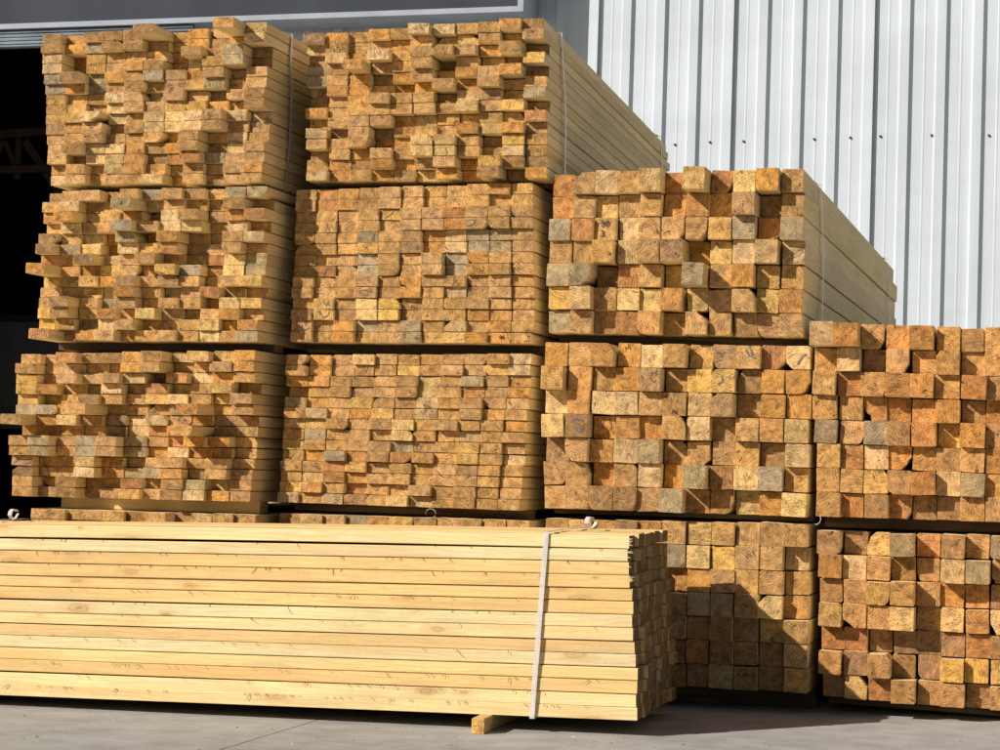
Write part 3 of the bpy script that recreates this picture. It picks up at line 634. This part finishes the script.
# roller shutter, drawn up almost to the fascia
ys = -PF + .035; zs0 = at(20, 47.5, YW + ys).z - wloc.z; z1 = zb_ - .004; n_ = 5; mb = MB(); pts = []
for q_ in range(n_):     # the drawn-up curtain: one rounded rib above another
    for k in range(6): pts.append((ys + .030 - .028 * math.sin(math.pi * k / 6), zs0 + (z1 - zs0) * (q_ + k / 6) / n_))
pts.append((ys + .030, z1))
for y_, z_ in pts: mb.v += [(JL + .02, y_, z_), (JX - .02, y_, z_)]
for k in range(len(pts) - 1): mb.f.append((2 * k, 2 * k + 1, 2 * k + 3, 2 * k + 2)); mb.mi.append(0)
mb.box(JL + .02, JX - .02, ys + .033, ys + .05, zs0, z1)
mb.build('roller_shutter', M_SHUT, wh)
mb = MB(); mb.box(JL - .0, JL + .019, -.02, .16, -.3, zs0 + .6); mb.build('door_jamb', M_FRAME, wh)
mb = MB(); mb.box(JX - .019, JX + .0, -.02, .16, -.3, zs0 + .6); mb.build('door_jamb', M_FRAME, wh)
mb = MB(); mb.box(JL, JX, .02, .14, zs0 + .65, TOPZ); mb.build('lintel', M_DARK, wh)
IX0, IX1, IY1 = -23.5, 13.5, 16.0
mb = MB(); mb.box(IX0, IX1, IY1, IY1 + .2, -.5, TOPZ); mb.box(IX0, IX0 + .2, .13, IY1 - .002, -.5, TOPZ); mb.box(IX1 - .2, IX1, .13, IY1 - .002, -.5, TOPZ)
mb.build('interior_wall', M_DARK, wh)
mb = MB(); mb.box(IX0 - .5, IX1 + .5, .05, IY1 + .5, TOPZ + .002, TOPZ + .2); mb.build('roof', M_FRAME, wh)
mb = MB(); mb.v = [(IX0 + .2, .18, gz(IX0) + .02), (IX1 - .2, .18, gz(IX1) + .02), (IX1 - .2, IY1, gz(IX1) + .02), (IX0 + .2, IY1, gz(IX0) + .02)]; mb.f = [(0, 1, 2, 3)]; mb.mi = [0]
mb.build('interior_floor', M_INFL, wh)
# things dimly seen inside
YI = 14.0
p0 = at(-60, 316, YI); p1 = at(44, 430, YI)
bn = empty('storage_container', (p1.x - 1.0, YI + .6, gz(p1.x)), 'dark grey steel container standing in the shade of the open doorway', 'container')
q = bn.location
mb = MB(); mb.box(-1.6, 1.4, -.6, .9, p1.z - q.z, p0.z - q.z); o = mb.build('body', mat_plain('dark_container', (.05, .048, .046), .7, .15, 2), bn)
mb = MB(); mb.box(-1.63, 1.43, -.63, -.602, p0.z - q.z - .06, p0.z - q.z + .02); mb.build('rim', M_DARK, bn)
for sx in (-1.5, 1.2):
    for sy in (-.5, .7): mb = MB(); mb.box(sx, sx + .12, sy, sy + .12, -.05, p1.z - q.z - .001); mb.build('leg', M_DARK, bn)
YR = 13.0
rk = empty('storage_rack', (at(20, 300, YR).x, YR, gz(-9)), 'dim rusty brown steel rack with diagonal braces inside the dark doorway', 'rack')
q = rk.location
def rp(px, py, dy=0): p = at(px, py, YR); return (p.x - q.x, dy, p.z - q.z)
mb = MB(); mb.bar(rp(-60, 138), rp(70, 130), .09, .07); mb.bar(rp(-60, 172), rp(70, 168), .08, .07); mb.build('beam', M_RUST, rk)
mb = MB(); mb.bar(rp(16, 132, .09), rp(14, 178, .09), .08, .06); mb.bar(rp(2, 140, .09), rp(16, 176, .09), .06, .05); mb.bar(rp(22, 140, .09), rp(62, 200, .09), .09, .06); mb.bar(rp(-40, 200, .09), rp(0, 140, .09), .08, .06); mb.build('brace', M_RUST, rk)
for px in (-55, 75):
    a = rp(px, 128, .18); mb = MB(); mb.bar((a[0], .18, 0), (a[0], .18, a[2]), .09, .08); mb.build('post', M_RUST, rk)

# ------------------------------------------------------------------ pen and stamp marks on the sawn ends
M_INK = mat_plain('grey_ink', (.15, .12, .105), .7, .3, 90)
M_BLACKINK = mat_plain('black_stamp_ink', (.03, .024, .02), .7, .3, 90)
def on_face(key, r, c):
    g_ = PACKS[key]['grid'].get((r, c)); return g_
def front_y(b): return min(v[1] for v in b.v) - .0008
def stroke(key, r, c, pts, w=.0034):
    """A felt-pen line on the sawn end, points in fractions of the face."""
    g_ = on_face(key, r, c)
    if not g_: return
    o, b = g_; W_ = max(v[0] for v in b.v) * 2; H_ = max(v[2] for v in b.v) * 2
    n = len(b.v); f = [(v[0], v[1], v[2]) for v in b.v[:6]]
    # plane of the slightly skewed cut: y = a x + c z
    p, q, s3 = [Vector(b.v[k]) for k in (0, len([e for e in b.e]) and 2, 4)]
    nn = (q - p).cross(s3 - p)
    def yy(x, z): return p.y - (nn.x * (x - p.x) + nn.z * (z - p.z)) / nn.y if abs(nn.y) > 1e-9 else 0
    P3 = [Vector((x * W_, yy(x * W_, z * H_) - .0011, z * H_)) for x, z in pts]
    m = MB()
    for k in range(len(P3) - 1):
        a, b_ = P3[k], P3[k + 1]; dr = (b_ - a); sd = Vector((-dr.z, 0, dr.x)).normalized() * w / 2 * random.uniform(.7, 1.1); ex = dr.normalized() * w * .25
        i0 = len(m.v)
        for dy in (0, -.0006):
            for pt in (a - ex + sd, b_ + ex + sd, b_ + ex - sd, a - ex - sd): m.v.append((pt.x, pt.y + dy - .00002 * k, pt.z))
        for fq in ((4, 5, 6, 7), (0, 3, 2, 1), (0, 1, 5, 4), (1, 2, 6, 5), (2, 3, 7, 6), (3, 0, 4, 7)): m.f.append(tuple(i0 + x for x in fq)); m.mi.append(0)
    m.build('pen_mark', M_INK, o)
def text(key, r, c, body, size, x, z):
    g_ = on_face(key, r, c)
    if not g_: return
    o, b = g_
    cu = bpy.data.curves.new('t', 'FONT'); cu.body = body; cu.size = size; cu.extrude = .0004; cu.resolution_u = 2; cu.align_x = 'CENTER'; cu.align_y = 'CENTER'
    tmp = bpy.data.objects.new('t', cu); COL.objects.link(tmp); bpy.context.view_layer.update()
    me = bpy.data.meshes.new_from_object(tmp.evaluated_get(bpy.context.evaluated_depsgraph_get())); bpy.data.objects.remove(tmp); bpy.data.curves.remove(cu)
    me.name = 'stamp'; me.materials.clear(); me.materials.append(M_BLACKINK)
    q = bpy.data.objects.new('stamp', me); COL.objects.link(q); q.parent = o
    W_ = max(v[0] for v in b.v) * 2; H_ = max(v[2] for v in b.v) * 2
    q.rotation_euler = (R(90), 0, 0); q.location = (x * W_, front_y(b) - .0006, z * H_)
text('C2', 2, 2, '30', .034, -.02, .22); text('C2', 2, 2, '3', .034, -.12, -.22)
text('C1', 2, 5, 'Pe', .022, .05, -.36); text('B2', 13, 9, '66', .022, .1, .1)
arc = lambda cx, cz, rx, rz, a0, a1, n=9: [(cx + rx * math.cos(R(a0 + (a1 - a0) * k / (n - 1))), cz + rz * math.sin(R(a0 + (a1 - a0) * k / (n - 1)))) for k in range(n)]
stroke('B2', 3, 4, arc(.1, .2, .26, .5, 170, 330)); stroke('B2', 2, 4, [(-.3, -.35), (-.1, -.1), (.1, .2)])
stroke('B2', 1, 6, [(-.3, .1), (-.1, -.05), (.05, .2), (.1, -.15)]); stroke('B2', 1, 7, [(.1, .35), (.05, -.35)])
stroke('B2', 3, 1, [(.05, .3), (.1, -.1), (.2, -.35)]); stroke('B2', 1, 1, [(-.05, .3), (-.02, -.3), (.03, .25)])
stroke('B2', 5, 5, arc(.3, -.05, .06, .2, 0, 360)); stroke('B2', 4, 3, [(.3, .3), (.27, -.1), (.3, -.3)])
stroke('B2', 9, 1, arc(0, .1, .16, .3, 10, 200)); stroke('B2', 10, 1, [(0, .3), (.15, -.2), (.25, .25), (.3, -.2)]); stroke('B2', 11, 1, [(-.35, .2), (-.2, .3), (0, -.3), (.2, -.1), (.3, .3)])
stroke('B2', 7, 1, [(-.05, -.35), (.1, .3), (.3, .2)]); stroke('B2', 9, 3, arc(0, 0, .3, .25, 20, 300)); stroke('B2', 7, 8, arc(.1, .3, .3, .5, 180, 320))
stroke('B2', 12, 0, arc(.2, 0, .2, .35, 160, 330)); stroke('B2', 13, 3, arc(.1, .1, .2, .3, 100, 330)); stroke('B2', 8, 7, [(0, .4), (-.05, -.1), (.1, .1), (-.1, -.4)])
stroke('B2', 3, 8, [(-.3, .3), (0, .25), (-.1, -.1), (-.35, -.3)]); stroke('B2', 5, 10, [(.25, .35), (.25, -.2)])
stroke('B1', 1, 3, [(.0, .3), (.1, -.2), (.2, .3)]); stroke('B1', 7, 4, arc(0, 0, .25, .3, 120, 340)); stroke('B1', 6, 4, [(-.1, .3), (.1, -.3)])
stroke('C1', 1, 4, arc(.2, .1, .13, .2, 40, 320)); stroke('C1', 1, 3, [(-.3, .02), (-.1, .05), (.05, 0), (.15, .06)]); stroke('C1', 3, 2, arc(.1, .1, .2, .4, 200, -30)); stroke('C1', 2, 9, [(-.1, .3), (.05, .35), (.2, .1), (.1, -.1)])
stroke('C1', 3, 1, arc(.05, .15, .25, .15, 180, 20), .009); stroke('C1', 3, 1, [(-.1, -.1), (.15, -.25), (.3, -.05)], .010); stroke('C1', 0, 8, [(-.1, .3), (.05, .05), (.3, -.05)], .008); stroke('C1', 0, 8, [(.1, .35), (.2, .1)], .007)
stroke('C1', 0, 10, [(.0, -.25), (.2, .05), (.35, .15)], .008); stroke('C1', 1, 7, [(-.2, -.15), (0, .0), (-.05, .2)], .007)
